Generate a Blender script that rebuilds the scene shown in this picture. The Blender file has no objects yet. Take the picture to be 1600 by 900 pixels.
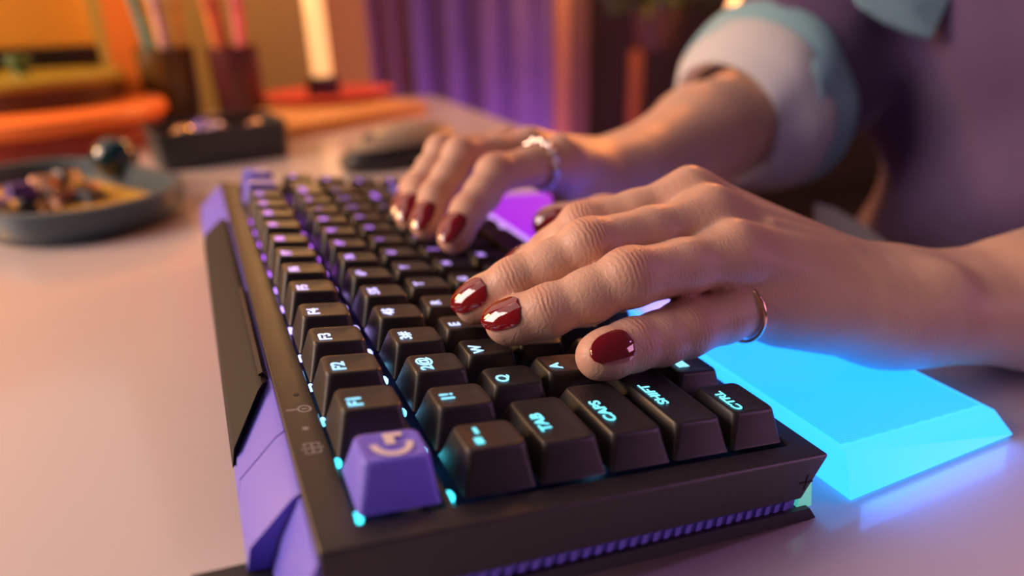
import bpy, bmesh, math, random
import numpy as np
from mathutils import Vector, Matrix
C = bpy.context.scene.collection
S = 0.001            # everything below is written in millimetres
PI = math.pi
random.seed(4)

# ------------------------------------------------------------------ camera
cam_d = bpy.data.cameras.new('camera'); cam = bpy.data.objects.new('camera', cam_d); C.objects.link(cam)
cr = Vector((-0.4124658780787703, -0.9105912190751306, -0.02637292482786982))
cu = Vector((0.3451250110746792, -0.18299073353429596, 0.920545011485741))
cf = Vector((0.8430662050820277, -0.37059145050020764, -0.3897452381553117))
M = Matrix((cr, cu, -cf)).transposed().to_4x4()
M.translation = Vector((-115.4686, 133.1877, 138.2747)) * S
cam.matrix_world = M
cam_d.sensor_width = 36; cam_d.lens = 24.373; cam_d.clip_start = 0.01; cam_d.clip_end = 30
cam_d.dof.use_dof = True; cam_d.dof.focus_distance = 0.196; cam_d.dof.aperture_fstop = 4.4
bpy.context.scene.camera = cam
sc = bpy.context.scene
sc.view_settings.view_transform = 'Standard'; sc.view_settings.look = 'None'
sc.view_settings.gamma = 1; sc.view_settings.use_curve_mapping = False; sc.view_settings.exposure = 0.0

# ------------------------------------------------------------------ light
w = bpy.data.worlds.new('room_air'); sc.world = w; w.use_nodes = True
w.node_tree.nodes['Background'].inputs[0].default_value = (0.50, 0.32, 0.40, 1)
w.node_tree.nodes['Background'].inputs[1].default_value = 0.12

def area(name, loc, target, size, power, col, sy=None):
    l = bpy.data.lights.new(name, 'AREA'); l.energy = power; l.color = col; l.size = size * S
    if sy: l.shape = 'RECTANGLE'; l.size_y = sy * S
    o = bpy.data.objects.new(name, l); C.objects.link(o); o.location = Vector(loc) * S
    o.rotation_euler = (Vector(target) - Vector(loc)).to_track_quat('-Z', 'Y').to_euler(); return o
def point(name, loc, power, col, r=20):
    l = bpy.data.lights.new(name, 'POINT'); l.energy = power; l.color = col; l.shadow_soft_size = r * S
    o = bpy.data.objects.new(name, l); C.objects.link(o); o.location = Vector(loc) * S; return o

area('ceiling_softbox', (250, 750, 1100), (120, 0, 0), 700, 1.5, (1.0, 0.76, 0.66))
area('far_warm_softbox', (1800, 300, 1500), (200, 0, 0), 2600, 22.0, (1.0, 0.62, 0.46), 2200)
area('key_softbox', (500, 1600, 800), (100, 0, 40), 900, 28.0, (1.0, 0.77, 0.70))
area('orange_side_lamp', (900, -900, 500), (100, -50, 30), 350, 9.0, (1.0, 0.30, 0.08))
area('violet_side_lamp', (-150, -850, 420), (10, -90, 10), 260, 7.5, (0.74, 0.32, 1.0))
area('warm_desk_lamp', (760, 950, 450), (700, 180, 0), 200, 8.0, (1.0, 0.50, 0.14))
area('rose_fill_light', (-420, -640, 240), (50, -140, 0), 240, 0.9, (0.95, 0.40, 0.72))  # added pink fill, lifts the dark desk area behind the palm rest
area('rest_underglow', (-9.5, -56, 6), (-60, -56, 0), 66, .009, (0.06, 0.22, 1.0), 9)
area('curtain_violet_lamp', (1550, -760, -600), (1850, -700, 0), 200, 2.6, (0.60, 0.22, 1.0))

# ------------------------------------------------------------------ helpers
def link(o, parent=None):
    C.objects.link(o)
    if parent is not None: o.parent = parent
    return o
def obj(name, bm, mat, parent=None, smooth=None, loc=None):
    me = bpy.data.meshes.new(name)
    bmesh.ops.recalc_face_normals(bm, faces=bm.faces)
    if smooth is not None:
        for f in bm.faces: f.smooth = True
        for e in bm.edges:
            if len(e.link_faces) == 2 and e.calc_face_angle(0) > smooth: e.smooth = False
    for v in bm.verts: v.co *= S
    bm.to_mesh(me); bm.free()
    if mat: me.materials.append(mat)
    o = bpy.data.objects.new(name, me); link(o, parent)
    if loc is not None: o.location = Vector(loc) * S
    return o
def pymesh(name, V, F, mat, parent=None, smooth=True):
    me = bpy.data.meshes.new(name); me.from_pydata([tuple(x * S for x in v) for v in V], [], F)
    me.polygons.foreach_set('use_smooth', [smooth] * len(me.polygons)); me.update()
    me.materials.append(mat); o = bpy.data.objects.new(name, me); return link(o, parent)
def tag(o, label=None, cat=None, group=None, kind=None):
    if label: o['label'] = label
    if cat: o['category'] = cat
    if group: o['group'] = group
    if kind: o['kind'] = kind
    return o
def thing(name, label, cat, loc=(0, 0, 0), rot=(0, 0, 0), group=None):
    o = bpy.data.objects.new(name, None); C.objects.link(o); o.empty_display_size = 0.01
    o.location = Vector(loc) * S; o.rotation_euler = rot; return tag(o, label, cat, group)
def box(bm, lo, hi, mtx=None):
    r = bmesh.ops.create_cube(bm, size=1)
    for v in r['verts']:
        v.co = Vector([lo[i] + (v.co[i] + .5) * (hi[i] - lo[i]) for i in range(3)])
        if mtx: v.co = mtx @ v.co
    return r['verts']
def bevel(bm, w, seg=2, ang=0.5):
    es = [e for e in bm.edges if len(e.link_faces) == 2 and e.calc_face_angle(0) > ang]
    bmesh.ops.bevel(bm, geom=es, offset=w, segments=seg, profile=.6, affect='EDGES', clamp_overlap=True)
def lathe(bm, prof, n=40, c=(0, 0, 0), sx=1, sy=1):
    rings = []
    for r, z in prof:
        if r < 1e-6: rings.append([bm.verts.new((c[0], c[1], c[2] + z))])
        else: rings.append([bm.verts.new((c[0] + r * sx * math.cos(2 * PI * i / n), c[1] + r * sy * math.sin(2 * PI * i / n), c[2] + z)) for i in range(n)])
    for a, b in zip(rings, rings[1:]):
        for i in range(n):
            j = (i + 1) % n
            if len(a) == 1 and len(b) == 1: continue
            if len(a) == 1: bm.faces.new((a[0], b[i], b[j]))
            elif len(b) == 1: bm.faces.new((a[i], a[j], b[0]))
            else: bm.faces.new((a[i], a[j], b[j], b[i]))
def tube(bm, pts, rad, n=10, caps=True):
    pts = [Vector(p) for p in pts]; rings = []
    rr = rad if hasattr(rad, '__len__') else [rad] * len(pts)
    up = Vector((0.13, 0.21, 1)).normalized()
    for i, p in enumerate(pts):
        t = (pts[min(i + 1, len(pts) - 1)] - pts[max(i - 1, 0)]).normalized()
        a = t.cross(up)
        if a.length < 0.05: a = t.cross(Vector((1, 0, 0)))
        a.normalize(); b = t.cross(a)
        rings.append([bm.verts.new(p + rr[i] * (a * math.cos(2 * PI * k / n) + b * math.sin(2 * PI * k / n))) for k in range(n)])
    for a, b in zip(rings, rings[1:]):
        for k in range(n): bm.faces.new((a[k], a[(k + 1) % n], b[(k + 1) % n], b[k]))
    if caps:
        bm.faces.new(rings[0][::-1]); bm.faces.new(rings[-1])
def prism(bm, poly, axis, a, b):
    """poly = 2-D outline, extruded along axis ('x','y','z') from a to b"""
    def P(p, t): return {'x': (t, p[0], p[1]), 'y': (p[0], t, p[1]), 'z': (p[0], p[1], t)}[axis]
    A = [bm.verts.new(P(p, a)) for p in poly]; B = [bm.verts.new(P(p, b)) for p in poly]
    n = len(poly)
    for i in range(n): bm.faces.new((A[i], A[(i + 1) % n], B[(i + 1) % n], B[i]))
    bm.faces.new(A[::-1]); bm.faces.new(B)
def rrect(cx, cy, wx, wy, r, n=4):
    out = []
    for qx, qy, a0 in ((1, 1, 0), (-1, 1, PI / 2), (-1, -1, PI), (1, -1, 1.5 * PI)):
        for i in range(n + 1):
            a = a0 + PI / 2 * i / n
            out.append((cx + qx * (wx / 2 - r) + r * math.cos(a), cy + qy * (wy / 2 - r) + r * math.sin(a)))
    return out

# ------------------------------------------------------------------ materials
def srgb(c):
    return tuple((x / 12.92 if x <= .04045 else ((x + .055) / 1.055) ** 2.4) for x in [v / 255 for v in c])
def mat(name, base, rough=0.5, metal=0.0, noise=None, bump=None, coat=0.0, spec=0.5, emit=None, es=0, trans=0, sheen=0):
    m = bpy.data.materials.new(name); m.use_nodes = True; nt = m.node_tree; b = nt.nodes['Principled BSDF']
    b.inputs['Base Color'].default_value = (*base, 1); b.inputs['Roughness'].default_value = rough
    b.inputs['Metallic'].default_value = metal; b.inputs['Coat Weight'].default_value = coat
    b.inputs['Specular IOR Level'].default_value = spec; b.inputs['Transmission Weight'].default_value = trans
    b.inputs['Sheen Weight'].default_value = sheen
    if emit: b.inputs['Emission Color'].default_value = (*emit, 1); b.inputs['Emission Strength'].default_value = es
    tc = nt.nodes.new('ShaderNodeTexCoord')
    if noise:      # (scale, amount) mottles the colour
        n = nt.nodes.new('ShaderNodeTexNoise'); n.inputs['Scale'].default_value = noise[0]; n.inputs['Detail'].default_value = 4
        nt.links.new(tc.outputs['Object'], n.inputs['Vector'])
        r = nt.nodes.new('ShaderNodeMix'); r.data_type = 'RGBA'
        r.inputs[6].default_value = (*[c * (1 - noise[1]) for c in base], 1); r.inputs[7].default_value = (*[min(1, c * (1 + noise[1])) for c in base], 1)
        nt.links.new(n.outputs['Fac'], r.inputs[0]); nt.links.new(r.outputs[2], b.inputs['Base Color'])
    if bump:       # (scale, strength, distance)
        n = nt.nodes.new('ShaderNodeTexNoise'); n.inputs['Scale'].default_value = bump[0]; n.inputs['Detail'].default_value = 3
        nt.links.new(tc.outputs['Object'], n.inputs['Vector'])
        bp = nt.nodes.new('ShaderNodeBump'); bp.inputs['Strength'].default_value = bump[1]; bp.inputs['Distance'].default_value = bump[2]
        nt.links.new(n.outputs['Fac'], bp.inputs['Height']); nt.links.new(bp.outputs['Normal'], b.inputs['Normal'])
    return m
def ramp_emit(name, stops, strength, x0, x1, base=(.6, .6, .65), rough=.35, bands=False):
    """gives off light whose colour runs along the world x axis (addressable LED zones)"""
    m = mat(name, base, rough); nt = m.node_tree; b = nt.nodes['Principled BSDF']
    g = nt.nodes.new('ShaderNodeNewGeometry'); s = nt.nodes.new('ShaderNodeSeparateXYZ'); nt.links.new(g.outputs['Position'], s.inputs[0])
    mr = nt.nodes.new('ShaderNodeMapRange'); mr.inputs[1].default_value = x0 * S; mr.inputs[2].default_value = x1 * S
    nt.links.new(s.outputs[0], mr.inputs[0]); r = nt.nodes.new('ShaderNodeValToRGB'); nt.links.new(mr.outputs[0], r.inputs[0])
    e = r.color_ramp.elements
    e[0].position = stops[0][0]; e[0].color = (*stops[0][1], 1); e[1].position = stops[-1][0]; e[1].color = (*stops[-1][1], 1)
    for p, c in stops[1:-1]:
        k = e.new(p); k.color = (*c, 1)
    nt.links.new(r.outputs[0], b.inputs['Emission Color']); b.inputs['Emission Strength'].default_value = strength
    if bands:
        wv = nt.nodes.new('ShaderNodeTexWave'); wv.bands_direction = 'X'; wv.inputs['Scale'].default_value = 320
        mp = nt.nodes.new('ShaderNodeMapping'); mp.inputs['Rotation'].default_value = (0, 0, .15)
        nt.links.new(g.outputs['Position'], mp.inputs[0]); nt.links.new(mp.outputs[0], wv.inputs[0])
        q = nt.nodes.new('ShaderNodeMapRange'); q.inputs[3].default_value = strength * .88; q.inputs[4].default_value = strength * 1.10
        nt.links.new(wv.outputs['Fac'], q.inputs[0]); nt.links.new(q.outputs[0], b.inputs['Emission Strength'])
    return m

M_desk = mat('desk_laminate', (0.60, 0.53, 0.545), 0.34, noise=(6, .03), coat=.8)
_d = M_desk.node_tree.nodes['Principled BSDF'].inputs; _d['Coat Roughness'].default_value = .12; _d['Coat IOR'].default_value = 1.6
M_key = mat('black_keycap_plastic', (0.020, 0.0175, 0.0175), 0.42, bump=(3500, .25, .0002), spec=.5)
M_lav = mat('lavender_plastic', (0.18, 0.16, 0.80), 0.40, bump=(2500, .12, .0002))
M_plate = mat('black_case_plastic', (0.020, 0.017, 0.017), 0.40, bump=(2600, .28, .0002), spec=.55)
M_dark = mat('dark_grey_plastic', (0.022, 0.022, 0.024), 0.45, bump=(1500, .15, .0002))
M_well = mat('well_floor', (0.02, 0.02, 0.05), 0.30)
M_print = mat('grey_print', (0.35, 0.32, 0.33), 0.5)
M_logo = mat('cream_print', (0.78, 0.74, 0.66), 0.5)
LED = [(0, (0.02, .60, .68)), (.10, (.04, .55, .85)), (.22, (.30, .45, 1.0)), (.36, (.55, .40, 1.0)), (.55, (.42, .10, .85)), (1, (.38, .06, .80))]
M_legend = ramp_emit('legend_glow', [(0, (0.10, .80, .88)), (.14, (.28, .64, .95)), (.26, (.62, .66, 1.0)), (.40, (.62, .45, 1.0)), (.55, (.48, .16, .90)), (1, (.36, .12, .85))], 1.6, 0, 300, base=(.05, .05, .05))
M_led = ramp_emit('led_glow', LED, 3.0, 0, 300)
M_rest = ramp_emit('rest_glow', [(0, (0.035, .72, 3.0)), (.22, (.03, .68, 3.6)), (.42, (.04, .25, 2.0)), (.62, (.38, .02, 1.2)), (.80, (.50, .010, .90)), (1, (.50, .015, .90))], .86, 0, 300, base=(.03, .04, .05), rough=.25, bands=True)
M_rest_edge = ramp_emit('rest_edge_glow', [(0, (0.06, .85, 2.6)), (.30, (.05, .78, 3.0)), (.5, (.2, .3, 1.5)), (.74, (.85, .45, 1.2)), (1, (.80, .40, 1.2))], .92, 0, 300, base=(.04, .05, .06), rough=.2)

# ------------------------------------------------------------------ room
def struct(name, bm, m, smooth=None): return tag(obj(name, bm, m, smooth=smooth), kind='structure')
bm = bmesh.new(); box(bm, (-2500, -3200, -770), (2300, 2200, -750)); struct('floor', bm, mat('dark_floor', (.10, .055, .04), .5, noise=(3, .3)))
M_wallb = mat('brown_wall', (.20, .11, .07), .8, noise=(2, .2))
bm = bmesh.new(); box(bm, (2250, -3200, -750), (2300, 2200, 1700)); struct('wall_back', bm, M_wallb)
bm = bmesh.new(); box(bm, (-2500, 2150, -750), (2250, 2200, 1700)); struct('wall_left', bm, mat('ochre_wall', (.55, .30, .12), .8, noise=(2, .1)))

# ------------------------------------------------------------------ desk
t = thing('desk', 'pale desk top with rounded front edge, under keyboard', 'desk', (0, 0, 0))
bm = bmesh.new(); prism(bm, rrect(250, 350, 1370, 1100, 30, 6), 'z', -25, 0); bevel(bm, 3, 3, .8)
obj('desk_top', bm, M_desk, t, smooth=.6)
for x, y in ((-380, -150), (880, -150), (-380, 850), (880, 850)):
    bm = bmesh.new(); tube(bm, [(x, y, -750), (x, y, -25)], 22, 16); obj('leg', bm, mat('desk_leg_metal', (.3, .3, .3), .4, 1) if x < 0 and y < 0 else bpy.data.materials['desk_leg_metal'], t, smooth=.6)

# ------------------------------------------------------------------ keyboard (local frame: z=0 at the key tops)
U = 19.05; ZB = -9.6; TILT = math.radians(9)
kb = thing('mechanical_keyboard', 'black backlit mechanical keyboard with lavender escape key, lying tilted under both hands', 'keyboard', (0, 0, 31.87), (TILT, 0, 0))
def to_world(p):
    c, s = math.cos(TILT), math.sin(TILT); return Vector((p[0], c * p[1] - s * p[2], s * p[1] + c * p[2] + 31.87))
FY = 5.709 * U
# top plate: outer frame with two windows
xs = [-8, -1.2, 15.05 * U + .8, 15.05 * U + 1.2, 16.0 * U + 1.2, 316]; xs = [-8, -.9, 16.0 * U + 1.0, 316]
def ring_plate(bm):
    # vertices of top view grid with front wall leaning inwards
    ys = [-8.4, -.6, 97.2, 99.3, 118.2, 127.3]
    zt, zb = ZB, -23
    def co(i, j, z):
        x = xs[i]; y = ys[j]
        if z == zb and j == 0: y = -2.5
        if z == zb and j == 5: y = 125.5
        return (x, y, z)
    V = {}
    def v(i, j, z):
        k = (i, j, z)
        if k not in V: V[k] = bm.verts.new(co(i, j, z))
        return V[k]
    solid = lambda i, j: 0 <= i < 3 and 0 <= j < 5 and not (i == 1 and j in (1, 3))
    for i in range(3):
        for j in range(5):
            if not solid(i, j): continue
            bm.faces.new((v(i, j, zt), v(i + 1, j, zt), v(i + 1, j + 1, zt), v(i, j + 1, zt)))
            bm.faces.new((v(i, j, zb), v(i, j + 1, zb), v(i + 1, j + 1, zb), v(i + 1, j, zb)))
            for di, dj, a, b in ((-1, 0, (i, j), (i, j + 1)), (1, 0, (i + 1, j), (i + 1, j + 1)), (0, -1, (i, j), (i + 1, j)), (0, 1, (i, j + 1), (i + 1, j + 1))):
                if not solid(i + di, j + dj): bm.faces.new((v(*a, zt), v(*b, zt), v(*b, zb), v(*a, zb)))
bm = bmesh.new(); ring_plate(bm); bmesh.ops.recalc_face_normals(bm, faces=bm.faces); bevel(bm, .9, 3)
obj('top_case', bm, M_plate, kb, smooth=.5)
bm = bmesh.new(); box(bm, (-2, -3, -19.5), (310, 121, -17.5)); obj('switch_plate', bm, M_well, kb)
bm = bmesh.new(); box(bm, (-6.5, -2, -27), (314.5, 124, -23))
for k in range(36): box(bm, (-7.2, 1 + k * 3.35, -26.3), (-6.2, 2.6 + k * 3.35, -23.6))
tag(obj('side_trim', bm, M_lav, kb), 'ribbed violet strip')
bm = bmesh.new(); prism(bm, [(-11, -31), (126, -31), (126, -26.8), (-7, -26.8)], 'x', -8, 316); bevel(bm, .5); obj('bottom_case', bm, M_dark, kb, smooth=.5)
# lavender rear shell: near and far blocks with seams, sloping out beneath the plate
bm = bmesh.new()
pro = [(124, -24.5), (124, -11.5), (127.3, -11.8), (129.0, -13), (137.5, -24), (138, -30), (124, -31)]
for a, b in ((-7.5, 14), (14.6, 40), (40.6, 300), (300.6, 315)): prism(bm, pro if b > 20 else [(124, -24.5), (124, -12.2), (127.4, -12.5), (131, -22), (133, -31), (124, -31)], 'x', a, b)
bevel(bm, .5); tag(obj('rear_shell', bm, M_lav, kb, smooth=.5), 'lavender rear shell')
# black wedge-shaped bar along the middle of the back
bm = bmesh.new()
A = [(128.3, -11.6), (129.8, -11.0), (131.2, -11.8), (138.2, -21.5), (138.6, -27), (129, -26)]
n = len(A); L = [bm.verts.new((68 - (y - 128) * 1.7, y, z)) for y, z in A]; R_ = [bm.verts.new((238 + (y - 128) * .8, y, z)) for y, z in A]
for i in range(n): bm.faces.new((L[i], L[(i + 1) % n], R_[(i + 1) % n], R_[i]))
bm.faces.new(L[::-1]); bm.faces.new(R_)
bevel(bm, .6); obj('rear_bar', bm, mat('slate_plastic_matt', (.012, .012, .014), .6, spec=.25), kb, smooth=.5)
bm = bmesh.new(); prism(bm, [(127.6, -12), (129.2, -9.9), (130.3, -10.6), (129.6, -15)], 'x', 70, 140); bevel(bm, .3); obj('cable_clip', bm, M_plate, kb, smooth=.5)
# fold-out feet
for x, yo in ((9, 0), (296, -22)):
    bm = bmesh.new()
    prism(bm, [(124 + yo, -30), (149 + yo, -31), (151.5 + yo, -36), (150.5 + yo, -52.5 - yo * .16), (145 + yo, -53.2 - yo * .16), (124 + yo, -38)], 'x', x - 9, x + 9)
    bevel(bm, 1.2, 3); obj('foot', bm, M_dark, kb, smooth=.6)
# symbols printed on the rear rim
def sym(bm, poly): prism(bm, poly, 'z', ZB - .05, ZB + .06)
def circ(cx, cy, r, n=16): return [(cx + r * math.cos(2 * PI * i / n), cy + r * math.sin(2 * PI * i / n)) for i in range(n)]
bm = bmesh.new()
for i in range(12):
    a = 2 * PI * i / 12; b = a + 2 * PI / 12
    sym(bm, [(46.5 + 1.9 * math.cos(a), 121.4 + 1.9 * math.sin(a)), (46.5 + 1.9 * math.cos(b), 121.4 + 1.9 * math.sin(b)), (46.5 + 1.3 * math.cos(b), 121.4 + 1.3 * math.sin(b)), (46.5 + 1.3 * math.cos(a), 121.4 + 1.3 * math.sin(a))])
sym(bm, rrect(46.5, 124.6, .7, 2.6, .2, 1)); sym(bm, rrect(46.5, 121.4, .6, 1.6, .2, 1))
sym(bm, circ(37, 122.6, .8))
for dx, dy, wx, wy in ((0, 0, .5, 5.2), (1.5, 1.7, 1.4, .45), (-1.5, 1.7, 1.4, .45), (1.5, -1.7, 1.4, .45), (-1.5, -1.7, 1.4, .45), (2.1, 0, .45, 3.0), (-2.1, 0, .45, 3.0), (0, 0, 4.2, .45)):
    sym(bm, rrect(28 + dx, 122.4 + dy, wx, wy, .15, 1))
obj('printed_icons', bm, M_print, kb)
bm = bmesh.new(); lathe(bm, [(0, ZB + .08), (.75, ZB + .08), (.75, ZB - .1)], 14, (54.3, 122.3, 0)); obj('indicator_hole', bm, mat('black_hole', (.004, .004, .004), .6), kb)
bm = bmesh.new(); box(bm, (-7.0, -1.2, -17.4), (-6.6, 2.8, -16.9)); box(bm, (-7.9, -1.2, -17.5), (-7.85, 2.8, -16.8)); bm.free()
bm = bmesh.new()
box(bm, (-8.12, -4.6, -17.6), (-7.98, 0.2, -17.1)); box(bm, (-8.12, -2.45, -19.8), (-7.98, -1.95, -15.0)); obj('engraved_cross', bm, mat('engraving', (.008, .007, .007), .7), kb)
# translucent tab at the front corner
bm = bmesh.new(); prism(bm, [(-9.5, -27.5), (-3.5, -27.5), (-3.5, -19), (-6.6, -19)], 'x', -6.5, 30); bevel(bm, .4)
obj('light_pipe', bm, ramp_emit('light_pipe_glow', [(0, (.05, .75, .55)), (1, (.2, .6, .9))], .55, -5, 60), kb, smooth=.5)

# key caps
def keycap_bm(wu, hu=1.0, top=0.0, base=ZB, lean=0.0):
    W = wu * U - 1.05; H = hu * U - 1.05; bm = bmesh.new()
    ix, iy = 3.3, 1.75; hh = top - base
    spec = [(0, 0, base, 1.0), (.10, .10, base + .5, 1.1), (.93, .93, top - .95, 1.9), (1.0, 1.0, top - .45, 2.0), (1.12, 1.14, top - .1, 1.9), (1.28, 1.38, top - .02, 1.7)]
    rings = []
    for fx, fy, z, r in spec:
        pts = rrect(0, .35 * fy, W - 2 * ix * fx, H - 2 * iy * fy, r, 4)
        rings.append([bm.verts.new((x, y, z + lean * y * fy)) for x, y in pts])
    # shallow dish
    for q, dz in ((.82, -.18), (.5, -.38)):
        pts = rrect(0, .48, (W - 2 * ix * 1.28) - (1 - q) * (12.2 - 2 * ix * .3), (H - 2 * iy * 1.38) * (q if hu == 1 else q), 1.5 * q, 4)
        rings.append([bm.verts.new((x, y, top - .02 + dz + lean * y)) for x, y in pts])
    n = len(rings[0])
    for a, b in zip(rings, rings[1:]):
        for i in range(n): bm.faces.new((a[i], a[(i + 1) % n], b[(i + 1) % n], b[i]))
    bm.faces.new(rings[-1]); bm.faces.new(rings[0][::-1])
    return bm
def text_mesh(s, size, bold=.05):
    cu_ = bpy.data.curves.new('legend', 'FONT'); cu_.body = s; cu_.size = size; cu_.extrude = .06; cu_.offset = bold * size * .5
    cu_.align_x = 'CENTER'; cu_.align_y = 'CENTER'; cu_.resolution_u = 4
    o = bpy.data.objects.new('legend', cu_); me = bpy.data.meshes.new_from_object(o)
    me.transform(Matrix.Scale(S, 4)); bpy.data.objects.remove(o); me.materials.append(M_legend); return me
def legend(key, s, size, dx, dy, z):
    if s == 'WIN':
        bm = bmesh.new()
        for a in (-1, 1):
            for b in (-1, 1): box(bm, (a * 1.05 - .9, b * 1.05 - .9, -.06), (a * 1.05 + .9, b * 1.05 + .9, .06))
        o = obj('legend', bm, M_legend, key); o.location = Vector((dx - .4, dy - 1.0, z)) * S; return
    me = text_mesh(s, size); o = bpy.data.objects.new('legend', me); link(o, key); o.location = Vector((dx, dy, z)) * S
cache = {}
def key(cx, cy, wu, s, row_h, size=5.0, m=None, dx=None, lean=0.0, name='keycap', lab=None, dish=-.30):
    k = (round(wu, 3), row_h, m.name if m else 'k', lean)
    if k not in cache:
        o = obj(name, keycap_bm(wu, 1, row_h, ZB, lean), m or M_key, kb, smooth=.6); cache[k] = o.data
    else:
        o = bpy.data.objects.new(name, cache[k]); link(o, kb)
    o.location = (cx * S, cy * S, 0)
    if lab: o['label'] = lab
    if s: legend(o, s, size, -1.2 if dx is None else dx, 3.7, row_h - .06)
    return o
HN, HQ, HA, HZ, HC, HF = 0.0, -1.1, -1.4, -1.1, -.6, .8
# number row
x = 0
for s in ['`', '1!', '2@', '3#', '4$', '5%', '6^', '7&', '8*', '9(', '0)', '-_', '=+']:
    kk = key((x + .5) * U, 4.5 * U, 1, s if s != '`' else None, HN, 4.9, dx=-.2)
    if s == '`': tilde = kk
    x += 1
bm = bmesh.new(); box(bm, (-3.2, 2.6, -.06), (-.7, 4.6, .06)); bevel(bm, .5, 2); box(bm, (1.0, 2.3, -.06), (3.6, 3.3, .06)); bevel(bm, .3, 1)
o = obj('legend', bm, M_legend, tilde); o.location = (0, 0, (HN - .06) * S)
key(14 * U, 4.5 * U, 2, 'BACK', HN, 4.2, dx=-8); key(15.5 * U, 4.5 * U, 1, 'DEL', HN, 4.2)
# tab row
key(.75 * U, 3.5 * U, 1.5, 'TAB', HQ, 4.4, dx=-.9)
for i, s in enumerate('QWERTYUIOP[]'): key((2 + i) * U, 3.5 * U, 1, s, HQ)
key(14.25 * U, 3.5 * U, 1.5, '\\', HQ, dx=-5); key(15.5 * U, 3.5 * U, 1, 'PG', HQ, 4.2)
# caps row
key(.875 * U, 2.5 * U, 1.75, 'CAPS', HA, 4.4, dx=-1.4)
for i, s in enumerate("ASDFGHJKL;'"): key((2.25 + i) * U, 2.5 * U, 1, s, HA)
key(13.875 * U, 2.5 * U, 2.25, 'ENTER', HA, 4.2, dx=-10); key(15.5 * U, 2.5 * U, 1, 'PG', HA, 4.2)
# shift row
key(1.125 * U, 1.5 * U, 2.25, 'SHIFT', HZ, 4.4, dx=-1.9)
for i, s in enumerate('ZXCVBNM,./'): key((2.75 + i) * U, 1.5 * U, 1, s, HZ)
key(13.125 * U, 1.5 * U, 1.75, 'SHIFT', HZ, 4.2, dx=-4)
key(14.5 * U, 1.5 * U, 1, '^', HZ, m=M_lav, lab='lavender arrow key'); key(15.5 * U, 1.5 * U, 1, 'END', HZ, 3.6)
# bottom row
key(.625 * U, .5 * U, 1.25, 'CTRL', HC, 4.2, dx=-1.0); key(1.875 * U, .5 * U, 1.25, 'WIN', HC, dx=-1.6); key(3.125 * U, .5 * U, 1.25, 'ALT', HC, 4.2, dx=-1)
key(6.875 * U, .5 * U, 6.25, None, HC, name='spacebar')
for i, s in enumerate(['ALT', 'FN', 'CTRL']): key((10.5 + i) * U, .5 * U, 1, s, HC, 3.8)
for i, s in enumerate(['<', 'v', '>']): key((13.5 + i) * U, .5 * U, 1, s, HC, m=M_lav, lab='lavender arrow key')
# function row
esc = key(.5 * U, FY, 1, None, HF, m=M_lav, name='escape_keycap', lab='lavender escape key with cream logo')
bm = bmesh.new(); N_ = 18
for i in range(N_):
    a = math.radians(88) + math.radians(184) * i / N_; b = math.radians(88) + math.radians(184) * (i + 1) / N_
    prism(bm, [(4.7 * math.cos(a), 4.7 * math.sin(a)), (4.7 * math.cos(b), 4.7 * math.sin(b)), (3.2 * math.cos(b), 3.2 * math.sin(b)), (3.2 * math.cos(a), 3.2 * math.sin(a))], 'z', -.06, .06)
prism(bm, [(-.3, 1.1), (4.0, 1.1), (4.0, -3.2), (2.5, -3.2), (2.5, -1.0), (-.3, -1.0)], 'z', -.06, .06)
o = obj('logo', bm, M_logo, esc); o.location = (.4 * S, .3 * S, (HF + .03) * S)
for i in range(12):
    g = .1255 * (1 + (i >= 4) + (i >= 8)); key((i + 1.5 + g) * U, FY, 1, 'F%d' % (i + 1), HF, 4.9)
key(14.3 * U, FY, 1, None, HF, m=M_lav, lab='lavender key')
bm = bmesh.new(); lathe(bm, [(0, ZB), (7.6, ZB), (7.6, 1.4), (7.2, 2.4), (6, 2.8), (0, 2.8)], 40)
for k in range(30):
    a = 2 * PI * k / 30; box(bm, (7.4, -.35, ZB + .6), (8.0, .35, 1.6), Matrix.Rotation(a, 4, 'Z'))
o = obj('volume_dial', bm, M_lav, kb, smooth=.5); o.location = (15.4 * S * U, FY * S, 0); tag(o, 'lavender volume dial')

# LEDs under the keys, glowing through the gaps
def led(x, y, z=-14.2, r=1.25, l=1.4):
    bm = bmesh.new(); lathe(bm, [(0, 0), (r, 0), (r, .9), (r * .6, 1.5), (0, 1.7)], 12, sx=l)
    o = obj('led', bm, M_led, kb, smooth=.6); o.location = (x * S, y * S, z * S)
for i in range(13): led((i + .55) * U - 4.5, 96.0, -13.2)
led(.5 * U - 5, 117.0, -13.5)
for i in range(12):
    g = .1255 * (1 + (i >= 4) + (i >= 8)); led((i + 1.5 + g) * U - 5.5, 117.0, -13.5, 1.0)
for y_, z_ in ((84, -12.5), (66, -12.6), (47, -12.8), (28, -13.0), (8, -13.0)): led(-.1, y_, z_, .9, .6)
LC = [(.05, .8, 1.0)] * 2 + [(.2, .6, 1.0)] * 2 + [(.5, .35, 1.0)] * 2 + [(.62, .15, 1.0)] * 8
for i, xx in enumerate((2, 22, 45, 70, 98, 130, 165, 205, 245, 285)):
    for yy in (95.8, 117.2):
        p = to_world((xx, yy, -11.8)); point('channel_led_light', p, .0011, LC[i], 2)
for yy in (84, 60, 38, 14): point('side_led_light', to_world((-.3, yy, -12.2)), .0005, (.1, .45, 1.0), 2)
for i in range(6): point('row_led_light', to_world((20 + i * 40, 47.6, -13.5)), .0007, LC[min(2 + i * 2, 9)], 3)

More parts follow.
